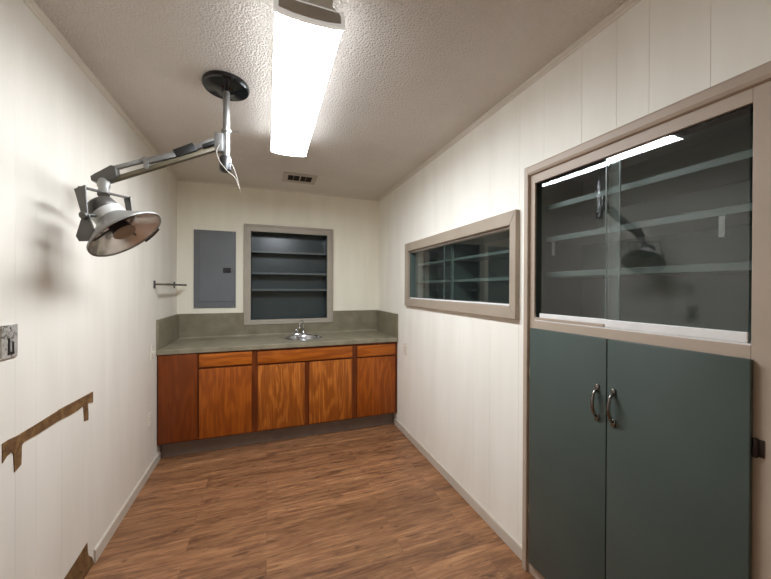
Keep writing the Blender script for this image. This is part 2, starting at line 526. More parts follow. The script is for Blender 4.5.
bprof = [(0, 0), (.010, 0), (.010, .058), (.008, .064), (.004, .068), (0, .069)]
mb = MB(); mb.prism(bprof, (XL, 2.075, 0), (1, 0, 0), (0, 0, 1), (0, 1, 0), 3.165 - 2.075)
struct(mb.build('baseboard_left', M['base_paint']))
mb = MB(); mb.prism(bprof, (XR, 1.322, 0), (-1, 0, 0), (0, 0, 1), (0, 1, 0), 3.165 - 1.322)
struct(mb.build('baseboard_right', M['base_paint']))

# ------------------------------------------------------------------ base cabinets along the back wall
FF = 3.092                    # face-frame plane
DT = .016                     # door thickness
ZT, ZK = .872, .140           # cabinet top, toe-kick height

def carcass(x0, x1, root):
    b = MB(); t = .016
    b.box(x0, x0 + t, FF + .018, YB - .012, ZK, ZT)
    b.box(x1 - t, x1, FF + .018, YB - .012, ZK, ZT)
    b.box(x0 + t, x1 - t, FF + .018, YB - .012, ZK, ZK + t)
    b.box(x0 + t, x1 - t, YB - .020, YB - .012, ZK + t, ZT)
    b.build('body', M['inside'], root)
    k = MB(); k.box(max(x0, XL + .0105), min(x1, XR - .0105), FF + .080, FF + .097, .0, ZK - .001)
    k.build('toe_kick', M['toe'], root)

def door_panel(x0, x1, z0, z1, name, mat, root):
    b = MB(); b.box(x0, x1, FF - DT, FF - .0005, z0, z1, .0035, 2)
    return b.build(name, mat, root, auto=40)

def frame_bars(bars, root):
    b = MB()
    for x0, x1, z0, z1 in bars: b.box(x0, x1, FF, FF + .018, z0, z1)
    return b.build('face_frame', M['oak_frame'], root)

G_CAB = None
# 1: plain filler cabinet against the left wall
xa, xb = XL + .002, -.540
c = thing('base_cabinet', 'narrow reddish-brown base cabinet with one plain full-height panel beside left wall', 'cabinet', ((xa + xb) / 2, FF, 0))
carcass(xa, xb, c)
frame_bars([(xa, xa + .02, ZK, ZT), (xb - .02, xb, ZK, ZT), (xa + .02, xb - .02, ZT - .03, ZT), (xa + .02, xb - .02, ZK, ZK + .04)], c)
door_panel(xa + .012, xb - .006, .152, .866, 'panel', M['oak_red'], c)
# 2: drawer over door
xa, xb = -.540, -.101
c = thing('base_cabinet', 'orange oak base cabinet with one drawer over one door, between plain panel and sink cabinet', 'cabinet', ((xa + xb) / 2, FF, 0))
carcass(xa, xb, c)
frame_bars([(xa, xa + .02, ZK, ZT), (xb - .036, xb, ZK, ZT), (xa + .02, xb - .036, ZT - .03, ZT), (xa + .02, xb - .036, ZK, ZK + .04), (xa + .02, xb - .036, .70, .76)], c)
door_panel(-.533, -.124, .750, .859, 'drawer', M['oak_h'], c)
door_panel(-.533, -.126, .150, .733, 'door', M['oak'], c)
# 3: sink cabinet, false front over two doors
xa, xb = -.101, .806
c = thing('base_cabinet', 'widest orange oak base cabinet under the sink, one long front over two doors', 'cabinet', ((xa + xb) / 2, FF, 0))
carcass(xa, xb, c)
frame_bars([(xa, xa + .03, ZK, ZT), (xb - .03, xb, ZK, ZT), (xa + .03, xb - .03, ZT - .03, ZT), (xa + .03, xb - .03, ZK, ZK + .04),
            (xa + .03, xb - .03, .70, .76), (.325, .38, ZK + .04, .70)], c)
door_panel(-.078, .783, .744, .852, 'drawer_front', M['oak_h'], c)
door_panel(-.076, .330, .150, .728, 'door', M['oak_b'], c)
door_panel(.372, .781, .150, .728, 'door', M['oak_b'], c)
# 4: right drawer over door
xa, xb = .806, XR - .002
c = thing('base_cabinet', 'orange oak base cabinet with drawer over door in the corner by the right wall', 'cabinet', ((xa + xb) / 2, FF, 0))
carcass(xa, xb, c)
frame_bars([(xa, xa + .032, ZK, ZT), (xb - .036, xb, ZK, ZT), (xa + .032, xb - .036, ZT - .03, ZT), (xa + .032, xb - .036, ZK, ZK + .04), (xa + .032, xb - .036, .70, .76)], c)
door_panel(.832, 1.229, .744, .850, 'drawer', M['oak_h'], c)
door_panel(.832, 1.229, .150, .728, 'door', M['oak'], c)

# ------------------------------------------------------------------ countertop with sink cut-out
CT = .914
SX, SY, SR = .350, 3.385, .188
ct = thing('countertop', 'grey-beige laminate countertop with backsplash running along the whole back wall', 'countertop', ((XL + XR) / 2, 3.4, ZT))
b = bmesh.new()
y0, y1 = 3.070, YB - .0005
n = 48
def slab():
    mbx = MB()
    bb = bmesh.new()
    out = [(XL + .001, y0), (XR - .001, y0), (XR - .001, y1), (XL + .001, y1)]
    circ = [(SX + (SR - .012) * math.cos(2 * PI * k / n), SY + (SR - .012) * math.sin(2 * PI * k / n)) for k in range(n)]
    def ring(z):
        o = [bb.verts.new((x, y, z)) for x, y in out]
        c_ = [bb.verts.new((x, y, z)) for x, y in circ]
        return o, c_
    ot, cti = ring(CT); ob, cb_ = ring(ZT)
    for o, c_, up in ((ot, cti, True), (ob, cb_, False)):
        # split into 4 fans: corner k owns the quarter of the circle facing it
        ang = [math.atan2(v.co.y - SY, v.co.x - SX) for v in o]
        idx = [round(((a % (2 * PI)) / (2 * PI)) * n) % n for a in ang]
        for k in range(4):
            i0, i1 = idx[k], idx[(k + 1) % 4]
            seg = []
            i = i0
            while True:
                seg.append(c_[i])
                if i == i1: break
                i = (i + 1) % n
            f = [o[k], o[(k + 1) % 4]] + seg[::-1]
            bb.faces.new(f if up else f[::-1])
    for k in range(4):
        bb.faces.new((ob[k], ob[(k + 1) % 4], ot[(k + 1) % 4], ot[k]))
    for k in range(n):
        bb.faces.new((cti[k], cti[(k + 1) % n], cb_[(k + 1) % n], cb_[k]))
    bmesh.ops.recalc_face_normals(bb, faces=list(bb.faces))
    # soften the front edges
    ed = [e for e in bb.edges if all(abs(v.co.y - y0) < 1e-6 for v in e.verts) and abs(e.verts[0].co.z - e.verts[1].co.z) < 1e-6]
    bmesh.ops.bevel(bb, geom=ed, offset=.006, segments=3, profile=.5, affect='EDGES')
    return mbx._merge(bb)
b.free()
slab().build('slab', M['counter'], ct)
ZS = CT + .243
# backsplash: cut around the niche frame that drops into it
NFX0, NFX1, NFZ0 = -.232, .712, 1.026
mbx = MB()
pts = [(XL + .02, CT), (XR - .02, CT), (XR - .02, ZS), (NFX1, ZS), (NFX1, NFZ0), (NFX0, NFZ0), (NFX0, ZS), (XL + .02, ZS)]
mbx.prism(pts, (0, YB - .019, 0), (1, 0, 0), (0, 0, 1), (0, 1, 0), .0185)
mbx.build('backsplash', M['splash'], ct)
for x0, x1 in ((XL + .0005, XL + .0195), (XR - .0195, XR - .0005)):
    mbx = MB(); mbx.box(x0, x1, y0 + .002, YB - .0195, CT + .0004, ZS, .002)
    mbx.build('side_splash', M['splash'], ct)
# small coved strip where splash meets the counter
mbx = MB(); mbx.prism([(0, 0), (-.014, 0), (-.008, .004), (-.004, .008), (0, .014)], (XL + .02, YB - .0195, CT), (0, 1, 0), (0, 0, 1), (1, 0, 0), XR - XL - .04)
mbx.build('cove_strip', M['counter'], ct)

# sink
sk = thing('sink', 'small round stainless steel sink set into the countertop below the shelf niche', 'sink', (SX, SY, CT))
mbx = MB()
prof = [(.0008, SR), (.005, SR - .003), (.006, SR - .010), (.004, SR - .018), (-.004, SR - .023), (-.02, SR - .027), (-.10, SR - .045), (-.128, SR - .062), (-.138, .10), (-.142, .042)]
mbx.lathe(prof, (SX, SY, CT), (0, 0, 1), 56)
o = mbx.build('basin', M['steel'], sk, smooth=True)
sm = o.modifiers.new('thickness', 'SOLIDIFY'); sm.thickness = .0015; sm.offset = -1
mbx = MB(); mbx.lathe([(-.1425, .0), (-.139, .020), (-.137, .036), (-.140, .044), (-.150, .046), (-.150, 0)], (SX, SY, CT), (0, 0, 1), 32)
mbx.build('drain', M['chrome'], sk, smooth=True)

# faucet
fx, fy = .352, 3.602
fc = thing('faucet', 'small chrome gooseneck faucet standing behind the round sink', 'faucet', (fx, fy, CT))
mbx = MB(); mbx.box(fx - .085, fx + .085, fy - .024, fy + .024, CT + .0005, CT + .016, .007, 3)
mbx.build('base_plate', M['chrome'], fc, auto=50)
mbx = MB()
d = Vector((-.62, -.78, 0)).normalized()
p0 = Vector((fx + .018, fy, CT + .014))
path = [p0, p0 + Vector((0, 0, .06))]
R0 = .036
for k in range(0, 13):
    a = PI * k / 12
    path.append(p0 + Vector((0, 0, .098)) + d * (R0 - R0 * math.cos(a)) + Vector((0, 0, R0 * math.sin(a) * 1.05)))
path.append(p0 + d * 2 * R0 + Vector((0, 0, .062)))
mbx.tube(path, .0085, 14)
mbx.lathe([(0, .0), (0, .017), (.012, .016), (.018, .011), (.03, .0095)], p0, (0, 0, 1), 24)
mbx.build('spout', M['chrome'], fc, smooth=True)
for sx in (-.058,):
    mbx = MB()
    mbx.lathe([(0, .0), (0, .016), (.018, .014), (.024, .017), (.042, .019), (.05, .013), (.052, 0)], (fx + sx, fy, CT + .014), (0, 0, 1), 20)
    mbx.build('knob', M['chrome'], fc, auto=60)

# ------------------------------------------------------------------ shelf niche in the back wall
ni = thing('recessed_shelf', 'dark slate shelf niche with taupe frame and three shelves above the sink', 'shelf', ((NO['x0'] + NO['x1']) / 2, YB, 1.026))
mbx = MB()
fo = (-.230, .710, 1.028, 2.088)     # outer frame
fi = (-.162, .641, 1.079, 2.014)     # opening
yf0, yf1 = YB - .028, YB - .0005
w1 = .022
mbx.box(fo[0] + w1, fi[0], yf0 + .006, yf1, fo[2] + w1, fo[3] - w1, .002)
mbx.box(fi[1], fo[1] - w1, yf0 + .006, yf1, fo[2] + w1, fo[3] - w1, .002)
mbx.box(fi[0], fi[1], yf0 + .006, yf1, fi[3], fo[3] - w1, .002)
mbx.box(fi[0], fi[1], yf0 + .006, yf1, fo[2] + w1, fi[2], .002)
fr = mbx.build('frame', M['taupe_grey'], ni)
mbx = MB()
mbx.box(fo[0], fo[0] + w1, yf0, yf1, fo[2], fo[3], .004)
mbx.box(fo[1] - w1, fo[1], yf0, yf1, fo[2], fo[3], .004)
mbx.box(fo[0] + w1, fo[1] - w1, yf0, yf1, fo[3] - w1, fo[3], .004)
mbx.box(fo[0] + w1, fo[1] - w1, yf0, yf1, fo[2], fo[2] + w1, .004)
mbx.build('backband', M['taupe_grey'], fr)
mbx = MB()
x0, x1, z0, z1 = NO['x0'] + .001, NO['x1'] - .001, NO['z0'] + .001, NO['z1'] - .001
yb = YB + .17
t = .011
mbx.box(x0, x0 + t, YB + .001, yb, z0, z1); mbx.box(x1 - t, x1, YB + .001, yb, z0, z1)
mbx.box(x0 + t, x1 - t, YB + .001, yb, z0, z0 + t); mbx.box(x0 + t, x1 - t, YB + .001, yb, z1 - t, z1)
mbx.box(x0 + t, x1 - t, yb - t, yb, z0 + t, z1 - t)
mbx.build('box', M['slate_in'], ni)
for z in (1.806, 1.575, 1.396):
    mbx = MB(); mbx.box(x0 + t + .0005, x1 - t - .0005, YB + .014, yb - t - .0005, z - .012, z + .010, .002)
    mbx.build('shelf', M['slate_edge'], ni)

# ------------------------------------------------------------------ electrical panel on the back wall
ep = thing('electrical_panel', 'slate grey metal breaker panel on the back wall left of the shelf niche', 'electrical panel', (-.498, YB, 1.21))
mbx = MB(); mbx.box(-.690, -.306, YB - .010, YB - .0005, 1.212, 2.000, .003)
mbx.build('cover', M['panel_grey'], ep)
mbx = MB(); mbx.box(-.640, -.318, YB - .0155, YB - .0102, 1.275, 1.985, .0025)
dr = mbx.build('door', M['panel_door'], ep)
mbx = MB(); mbx.box(-.424, -.352, YB - .019, YB - .0157, 1.572, 1.622, .003)
mbx.box(-.412, -.364, YB - .023, YB - .019, 1.582, 1.600, .002)
lab(mbx.build('latch', M['black'], dr), 'black slide latch')
for x, z in ((-.665, 1.99), (-.330, 1.992), (-.665, 1.222), (-.33, 1.222)):
    mbx = MB(); mbx.lathe([(0, .006), (.002, .005), (.003, 0)], (x, YB - .010, z), (0, -1, 0), 12)
    mbx.build('screw', M['lamp_silver'], ep)

# ------------------------------------------------------------------ towel bar in the back left corner
tb = thing('towel_bar', 'short tarnished towel bar on two posts on the left wall near back corner', 'towel bar', (XL, 3.31, 1.44))
xo, zb = XL + .092, 1.442
for y in (3.02, 3.60):
    mbx = MB(); mbx.box(XL + .0005, XL + .008, y - .016, y + .016, zb - .03, zb + .03, .003)
    pl = mbx.build('wall_plate', M['lamp_dark'], tb)
    mbx = MB(); mbx.tube([(XL + .007, y, zb), (xo - .01, y, zb), (xo + .012, y, zb)], [.008, .0085, .011], 14)
    mbx.build('post', M['lamp_olive'], tb, auto=40)
mbx = MB(); mbx.tube([(xo, 3.031, zb), (xo, 3.589, zb)], .0085, 14)
mbx.build('bar', M['lamp_dark'], tb, auto=40)

# ------------------------------------------------------------------ display case set in the right wall
dc = thing('display_case', 'long wall display case with taupe frame and two sliding glass panes', 'display case', (XR, 2.11, 1.255))
mbx = MB()
xo0, xo1 = XR - .030, XR - .0005
oy0, oy1, oz0, oz1 = 1.377, 2.850, 1.256, 1.840
iy0, iy1, iz0, iz1 = 1.424, 2.788, 1.324, 1.764
def mitre_bar(mbx, a, b_, c_, d_):
    """quad in the wall plane (y, z) extruded from the wall into the room"""
    mbx.prism([a, b_, c_, d_], (xo1, 0, 0), (0, 1, 0), (0, 0, 1), (-1, 0, 0), xo1 - xo0, .004, 2)
mitre_bar(mbx, (oy0, oz0), (oy1, oz0), (iy1, iz0), (iy0, iz0))
mitre_bar(mbx, (oy0, oz1), (iy0, iz1), (iy1, iz1), (oy1, oz1))
mitre_bar(mbx, (oy0, oz0), (iy0, iz0), (iy0, iz1), (oy0, oz1))
mitre_bar(mbx, (oy1, oz0), (oy1, oz1), (iy1, iz1), (iy1, iz0))
mbx.build('frame', M['taupe_case'], dc)
mbx = MB()
y0, y1, z0, z1 = DO['y0'] + .001, DO['y1'] - .001, DO['z0'] + .001, DO['z1'] - .001
xb = XR + .30; t = .011
mbx.box(XR + .001, xb, y0, y0 + t, z0, z1); mbx.box(XR + .001, xb, y1 - t, y1, z0, z1)
mbx.box(XR + .001, xb, y0 + t, y1 - t, z0, z0 + t); mbx.box(XR + .001, xb, y0 + t, y1 - t, z1 - t, z1)
mbx.box(xb - t, xb, y0 + t, y1 - t, z0 + t, z1 - t)
mbx.build('box', M['teal_in'], dc)
mbx = MB(); mbx.box(XR + .075, xb - t - .0005, 2.150, 2.172, z0 + t + .0005, z1 - t - .0005)
mbx.build('divider', M['teal_in'], dc)
for z in (1.640, 1.478):
    for ya, yc in ((y0 + t + .0005, 2.1495), (2.1725, y1 - t - .0005)):
        mbx = MB(); mbx.box(XR + .070, xb - t - .0005, ya, yc, z - .010, z + .009, .002)
        mbx.build('shelf', M['teal_edge'], dc)
# tracks
mbx = MB(); mbx.box(XR + .002, XR + .040, y0 + t, y1 - t, z0 + t + .0005, z0 + t + .004)
mbx.box(XR + .002, XR + .005, y0 + t, y1 - t, z0 + t + .004, z0 + t + .010)
lab(mbx.build('bottom_track', M['alu'], dc), 'white aluminium bottom track')
mbx = MB(); mbx.box(XR + .002, XR + .040, y0 + t, y1 - t, z1 - t - .010, z1 - t - .0005)
lab(mbx.build('top_track', M['alu'], dc), 'white aluminium top track')
for nm, ya, yc, xg in (('p', 2.11, y1 - t - .045, XR + .027), ('q', y0 + t + .003, 2.185, XR + .012)):
    mbx = MB(); mbx.box(xg, xg + .005, ya, yc, z0 + t + .011, z1 - t - .011)
    g = mbx.build('glass_pane', M['glass'], dc)
    mbx = MB()
    ye = ya if nm == 'p' else yc
    mbx.box(xg - .0004, xg + .0054, ye - .0010, ye + .0022, z0 + t + .011, z1 - t - .011)
    mbx.build('ground_edge', M['glass_edge'], g)

# ------------------------------------------------------------------ tall built-in cabinet in the right wall
bc = thing('built_in_cabinet', 'tall built-in wall cabinet with sliding glass above two blue-green doors', 'cabinet', (XR, .95, 0))
Y0, Y1 = .500, 1.253           # opening (room face)
XFc = XR - .012                # face of the face frame
Z_RAIL0, Z_RAIL1, Z_TOP = 1.222, 1.263, 1.940
YN, YFf = .442, 1.284          # face frame ends
mbx = MB()
bv = .0015
mbx.box(XFc, XR - .0005, YN, Y0, .0, 1.985, bv)                       # near stile, full height
mbx.box(XFc, XR - .0005, Y1, YFf, .0, 1.985, bv)                      # far stile
mbx.box(XFc, XR - .0005, Y0, Y1, Z_TOP, 1.985, bv)                    # header
mbx.box(XFc, XR - .0005, Y0, Y1, Z_RAIL0, Z_RAIL1, bv)                # middle rail
mbx.box(XFc, XR - .0005, Y0, Y1, .0, .074, bv)                        # sill
ff = mbx.build('face_frame', M['taupe'], bc)
mbx = MB()
oprof = .030
mbx.box(XR - oprof, XR + .012, 1.2805, 1.306, .0, 2.028, .004)
mbx.box(XR - oprof, XR - .0005, .412, .4415, .0, 2.028, .004)
mbx.prism([(0, 1.978), (-oprof + .006, 1.984), (-oprof, 1.994), (-oprof, 2.018), (-oprof + .006, 2.028), (0, 2.028)], (XR - .0005, .442, 0), (1, 0, 0), (0, 0, 1), (0, 1, 0), 1.280 - .442)
mbx.build('backband', M['taupe'], ff)
# carcass behind the wall
mbx = MB()
y0, y1, z0, z1 = CO['y0'] + .004, CO['y1'] - .018, .001, CO['z1'] - .001
xb = XR + .36; t = .014
mbx.box(XR + .001, xb, y0, y0 + t, z0, z1); mbx.box(XR + .001, xb, y1 - t, y1, z0, z1)
mbx.box(XR + .001, xb, y0 + t, y1 - t, z0, z0 + .04); mbx.box(XR + .001, xb, y0 + t, y1 - t, z1 - t, z1)
mbx.box(xb - t, xb, y0 + t, y1 - t, z0 + .04, z1 - t)
mbx.box(XR + .001, xb - t, y0 + t, y1 - t, 1.228, 1.260)
mbx.build('body', M['teal_in'], bc)
for z in (1.826, 1.666, 1.490):
    mbx = MB(); mbx.box(XR + .075, xb - t - .0005, y0 + t + .0005, y1 - t - .0005, z - .013, z + .013, .002)
    mbx.build('shelf', M['teal_edge'], bc)
for y in (1.225, .600):
    mbx = MB()
    mbx.box(XR + .080, XR + .084, y - .008, y + .008, 1.588, 1.655, .001)
    mbx.box(XR + .080, XR + .096, y - .008, y + .008, 1.586, 1.590, .001)
    lab(mbx.build('shelf_clip', M['lamp_grey'], bc), 'small white clip hanging under the middle shelf')
# tracks
mbx = MB(); mbx.box(XR - .010, XR + .045, Y0 + .001, y1 - t - .0005, Z_RAIL1 + .0005, Z_RAIL1 + .005)
lab(mbx.build('bottom_track', M['alu'], bc), 'white aluminium bottom track')
mbx = MB(); mbx.box(XFc, XR - .003, .912, Y1 - .0005, Z_RAIL1 + .0055, Z_RAIL1 + .017, .001)
mbx.build('lip', M['taupe'], ff)
mbx = MB(); mbx.box(XR + .001, XR + .045, y0 + t + .0005, y1 - t - .0005, Z_TOP - .0045, Z_TOP + .010)
lab(mbx.build('top_track', M['dark_track'], bc), 'dark top track')
for k, (ya, yc, xg, hs) in enumerate(((.868, 1.240, XR + .0125, .030), (.508, .909, XR - .004, .030))):
    mbx = MB(); mbx.box(xg, xg + .005, ya, yc, Z_RAIL1 + .006, Z_TOP - .005)
    g = mbx.build('sliding_pane', M['glass'], bc)
    mbx = MB(); mbx.box(xg - .005, xg + .010, ya if k else .912, yc, Z_RAIL1 + .0055, Z_RAIL1 + .0055 + hs, .002)
    lab(mbx.build('rail', M['alu'], g), 'white aluminium bottom rail')
    ye = ya if k == 0 else yc
    mbx = MB(); mbx.box(xg - .0004, xg + .0054, ye - .0010, ye + .0022, Z_RAIL1 + .04, Z_TOP - .005)
    mbx.build('ground_edge', M['glass_edge'], g)
    if k == 0:
        mbx = MB(); mbx.box(xg - .0012, xg - .0004, .871, .906, Z_RAIL1 + .04, Z_TOP - .006)
        lab(mbx.build('haze_strip', M['overlap_haze'], g), 'added hazy strip for doubled reflection and dirt where the two panes overlap')

# two lower doors
xd0, xd1 = XFc - .0195, XFc - .0005
for k, (ya, yc) in enumerate(((.8865, 1.262), (.494, .8835))):
    mbx = MB(); mbx.box(xd0, xd1, ya, yc, .064, 1.226, .003)
    dd = mbx.build('door', M['teal'], bc, auto=40)
    yh = .920 if k == 0 else .8575
    mbx = MB()
    za, zc = .905, 1.037
    zm = (za + zc) / 2
    pth = []
    for i in range(17):
        f_ = i / 16
        bow = (math.sin(PI * f_)) ** .55
        pth.append((xd0 - .004 - .027 * bow, yh, za + .012 + (zc - za - .024) * f_))
    mbx.tube(pth, .0062, 12)
    for zz in (za + .008, zc - .008):
        mbx.box(xd0 - .007, xd0 + .001, yh - .008, yh + .008, zz - .014, zz + .014, .003)
    lab(mbx.build('handle', M['pull'], dd, auto=50), 'curved dark nickel pull')
    yk = yc + .004 if k == 0 else ya - .006
    for zz in ((1.005, .318) if k == 0 else (.985, .30)):
        mbx = MB()
        mbx.lathe([(-.026, .0), (-.026, .005), (-.022, .006), (.022, .006), (.026, .005), (.026, 0)], (xd1 - .006, yk, zz), (0, 0, 1), 14)
        yw = (yk, yk + .014) if k == 0 else (yk - .016, yk)
        mbx.box(XFc - .003, XFc - .0004, yw[0], yw[1], zz - .024, zz + .024, .001)
        o = mbx.build('hinge', M['taupe'] if k == 0 else M['hinge_dark'], dd, auto=45)
        if k == 1: lab(o, 'dark brown hinge')

bc.rotation_euler.z = .038            # the cabinet front stands slightly askew to the wall

# ------------------------------------------------------------------ ceiling light
LX, LY0, LY1 = .1415, 1.166, 2.409
hw = .1195
cl = thing('ceiling_light', 'long lit fluorescent ceiling light with white wraparound lens and grey end plate', 'ceiling light', (LX, (LY0 + LY1) / 2, H))
ZB = 2.3585
mbx = MB()
mbx.prism([(-.080, 0), (-.080, -.040), (-.112, -.078), (.112, -.078), (.080, -.040), (.080, 0)], (LX, LY0 + .012, H - .0005), (1, 0, 0), (0, 0, 1), (0, 1, 0), LY1 - LY0 - .024)
mbx.build('housing', M['fix_white'], cl)
# lens: shallow curved tray hanging under the housing
prof = [(-hw, H - .080 - ZB)]
for i in range(0, 17):
    u = -1 + i / 8
    prof.append((hw * .985 * u, .012 * abs(u) ** 3.0))
prof.append((hw, H - .080 - ZB))
bm = bmesh.new()
va = [bm.verts.new((p[0], -(LY1 - LY0) / 2 + .014, ZB + p[1])) for p in prof]
vb = [bm.verts.new((p[0], (LY1 - LY0) / 2 - .014, ZB + p[1])) for p in prof]
for i in range(len(prof) - 1): bm.faces.new((va[i], vb[i], vb[i + 1], va[i + 1]))
bm.faces.new(vb[::-1] if False else vb); bm.faces.new(va[::-1]); bm.faces.new((va[0], va[-1], vb[-1], vb[0]))
bmesh.ops.recalc_face_normals(bm, faces=list(bm.faces))
me = bpy.data.meshes.new('lens'); bm.to_mesh(me); bm.free()
lens = bpy.data.objects.new('lens', me); COL.objects.link(lens); me.materials.append(M['lens'])
lens.location = (0, 0, -H)
lens.parent = cl
lens['label'] = 'glowing white plastic lens'
for ys, sgn in ((LY0, 1), (LY1, -1)):
    mbx = MB()
    pp = [(-hw - .004, .006)] + [((hw + .004) * (-1 + i / 8), -.003 + .012 * abs(-1 + i / 8) ** 3.0) for i in range(17)] + [(hw + .004, .044), (hw * .90, .060), (-hw * .90, .060), (-hw - .004, .044)]
    pp = pp[1:]
    mbx.prism(pp, (LX, ys, ZB), (1, 0, 0), (0, 0, 1), (0, sgn, 0), .0135)
    ec = mbx.build('end_cap', M['fix_rim'], cl)
    mbx = MB()
    q = [(-hw * .90, .040), (-hw * .90, .018), (-hw * .5, .010), (0, .008), (hw * .5, .010), (hw * .90, .018), (hw * .90, .040), (hw * .84, .053), (-hw * .84, .053)]
    mbx.prism(q, (LX, ys - sgn * .002, ZB), (1, 0, 0), (0, 0, 1), (0, sgn, 0), .0019)
    lab(mbx.build('end_plate', M['fix_grey'], ec), 'grey end plate')

# ------------------------------------------------------------------ ceiling vent
vn = thing('ceiling_vent', 'small beige ceiling air vent with dark slots near the back wall', 'vent', (.295, 3.235, H))
vx0, vx1, vy0, vy1 = .140, .452, 3.115, 3.385
mbx = MB()
zv0, zv1 = H - .008, H - .0005
mbx.box(vx0, vx0 + .045, vy0, vy1, zv0, zv1, .002); mbx.box(vx1 - .045, vx1, vy0, vy1, zv0, zv1, .002)
mbx.box(vx0 + .045, vx1 - .045, vy0, vy0 + .055, zv0, zv1, .002); mbx.box(vx0 + .045, vx1 - .045, vy1 - .065, vy1, zv0, zv1, .002)
mbx.box(.290, .302, vy0 + .03, vy1 - .03, zv0, zv1)
for xx in (.237, .350): mbx.box(xx - .003, xx + .003, vy0 + .03, vy1 - .03, zv0 + .002, zv1)
mbx.build('frame', M['vent_frame'], vn)
mbx = MB(); mbx.box(vx0 + .045, vx1 - .045, vy0 + .03, vy1 - .03, H - .0025, H - .0006)  # near-black sheet below the ceiling paints the shade inside the vent
lab(mbx.build('opening', M['duct_shade'], vn), 'dark sheet standing for the shade behind the slats')
for y in (3.19, 3.22, 3.25, 3.28, 3.305):
    mbx = MB(); mbx.prism([(0, 0), (.010, -.004), (.011, -.003), (.001, .001)], (vx0 + .045, y - .005, H - .0045), (0, 1, 0), (0, 0, 1), (1, 0, 0), vx1 - vx0 - .09)
    mbx.build('slat', M['hinge_dark'], vn)

# ------------------------------------------------------------------ exam lamp on the ceiling
hx, hy = -.2025, 1.884
Zs = lambda z: CAM_H + (z - CAM_H) * 1.038
el = thing('exam_lamp', 'ceiling-mounted examination lamp with jointed arm and grey cone-shaped reflector head', 'lamp', (hx, hy, H))
mbx = MB()
mbx.lathe([(0, 0), (0, .108), (-.006, .112), (-.022, .112), (-.030, .106), (-.033, .060), (-.040, .034), (-.044, .022), (-.044, 0)], (hx, hy, H - .0005), (0, 0, 1), 48)
lab(mbx.build('canopy', M['blackgloss'], el, auto=35), 'round black canopy')
mbx = MB(); mbx.tube([(hx, hy, H - .040), (hx, hy, Zs(2.045))], .0165, 20)
mbx.build('rod', M['lamp_silver'], el, auto=40)
mbx = MB()
mbx.lathe([(-.006, .017), (-.006, .023), (.006, .023), (.006, .017)], (hx, hy, Zs(2.206)), (0, 0, 1), 24, close=True)
mbx.tube([(hx + .015, hy, Zs(2.208)), (hx + .062, hy - .004, Zs(2.212))], .0022, 8)
mbx.build('collar', M['lamp_silver'], el, auto=40)
mbx = MB()
mbx.lathe([(.0, 0), (.0, .022), (.006, .028), (.072, .028), (.080, .022), (.080, .0165)], (hx - .004, hy, Zs(2.003)), (0, 0, 1), 24)
lab(mbx.build('hub', M['black'], el, auto=40), 'black swivel hub')
mbx = MB()
mbx.box(hx - .054, hx - .012, hy - .022, hy + .022, Zs(2.095), Zs(2.188), .004)
mbx.build('bracket', M['lamp_silver'], el, auto=40)

# arm pieces lie in the plane y ~ 1.81 between hub and elbow
ya = 1.812
def swing(p):
    """the arm swings a little away from the wall plane towards the hub"""
    f_ = 1 + .038 * min(max((p[0] + .70) / .48, 0), 1)
    return Vector((p[0] * f_, p[1] * f_, CAM_H + (p[2] - CAM_H) * f_))
def bar(a, b_, w, hgt, name, mat, parent=el, bev=.003, label=None, yy=None):
    a, b_ = swing(a), swing(b_)
    d = b_ - a; L = d.length; d.normalize()
    side = Vector((0, 1, 0)); side = (side - d * side.dot(d)).normalized()
    up = d.cross(side)
    mat4 = Matrix((d, side, up)).transposed().to_4x4(); mat4.translation = a
    m_ = MB(); m_.box(0, L, -w / 2, w / 2, -hgt / 2, hgt / 2, bev, 2, mat4)
    o = m_.build(name, mat, parent, auto=40)
    if label: lab(o, label)
    return o
P = lambda x, z, y=ya: (x, y, z)
bar(P(-.660, 1.905), P(-.226, 2.117), .028, .019, 'lower_bar', M['lamp_olive'], label='aged beige lower bar')
bar(P(-.668, 1.953), P(-.533, 2.014), .020, .018, 'upper_bar', M['lamp_grey'])
bar(P(-.533, 2.006), P(-.402, 2.059), .026, .026, 'spring_cover', M['lamp_silver'])
bar(P(-.415, 2.055), P(-.333, 2.102), .036, .040, 'grip', M['black'], label='black grip sleeve')
bar(P(-.340, 2.096), P(-.222, 2.166), .024, .024, 'upper_bar', M['lamp_silver'])
bar(P(-.300, 2.108), P(-.226, 2.150), .030, .018, 'stop_bar', M['black'], label='dark inner bar')
mbx = MB()
jn = swing(P(-.533, 2.010)); jl = swing(P(-.528, 1.978))
mbx.lathe([(-.018, 0), (-.018, .013), (.018, .013), (.018, 0)], jn, (0, 1, 0), 18)
mbx.lathe([(-.018, 0), (-.018, .010), (.018, .010), (.018, 0)], jl, (0, 1, 0), 18)
mbx.box(jl.x - .012, jl.x + .008, jl.y - .016, jl.y + .016, jl.z - .004, jn.z + .004, .002)
mbx.build('joint', M['lamp_silver'], el, auto=40)
# elbow block: slanted polygon plate
mbx = MB()
mbx.prism([(-.730, 1.888), (-.733, 1.908), (-.718, 1.921), (-.660, 1.966), (-.643, 1.964), (-.636, 1.920), (-.662, 1.897), (-.690, 1.887)], (0, ya - .024, 0), (1, 0, 0), (0, 0, 1), (0, 1, 0), .048, .003, 2)
mbx.build('elbow', M['lamp_dark'], el, auto=40)

# head
C = Vector((-.577, 1.723, 1.649))
nrm = Vector((.634, -.105, -.766)).normalized()
ax = -nrm                                    # from the rim back to the housing
R = .152
u = Vector((.47, .873, .12)); u = (u - ax * u.dot(ax)).normalized()     # pivot axis
v = ax.cross(u)
barc = Vector((-.676, 1.765, 1.828))
half = .115
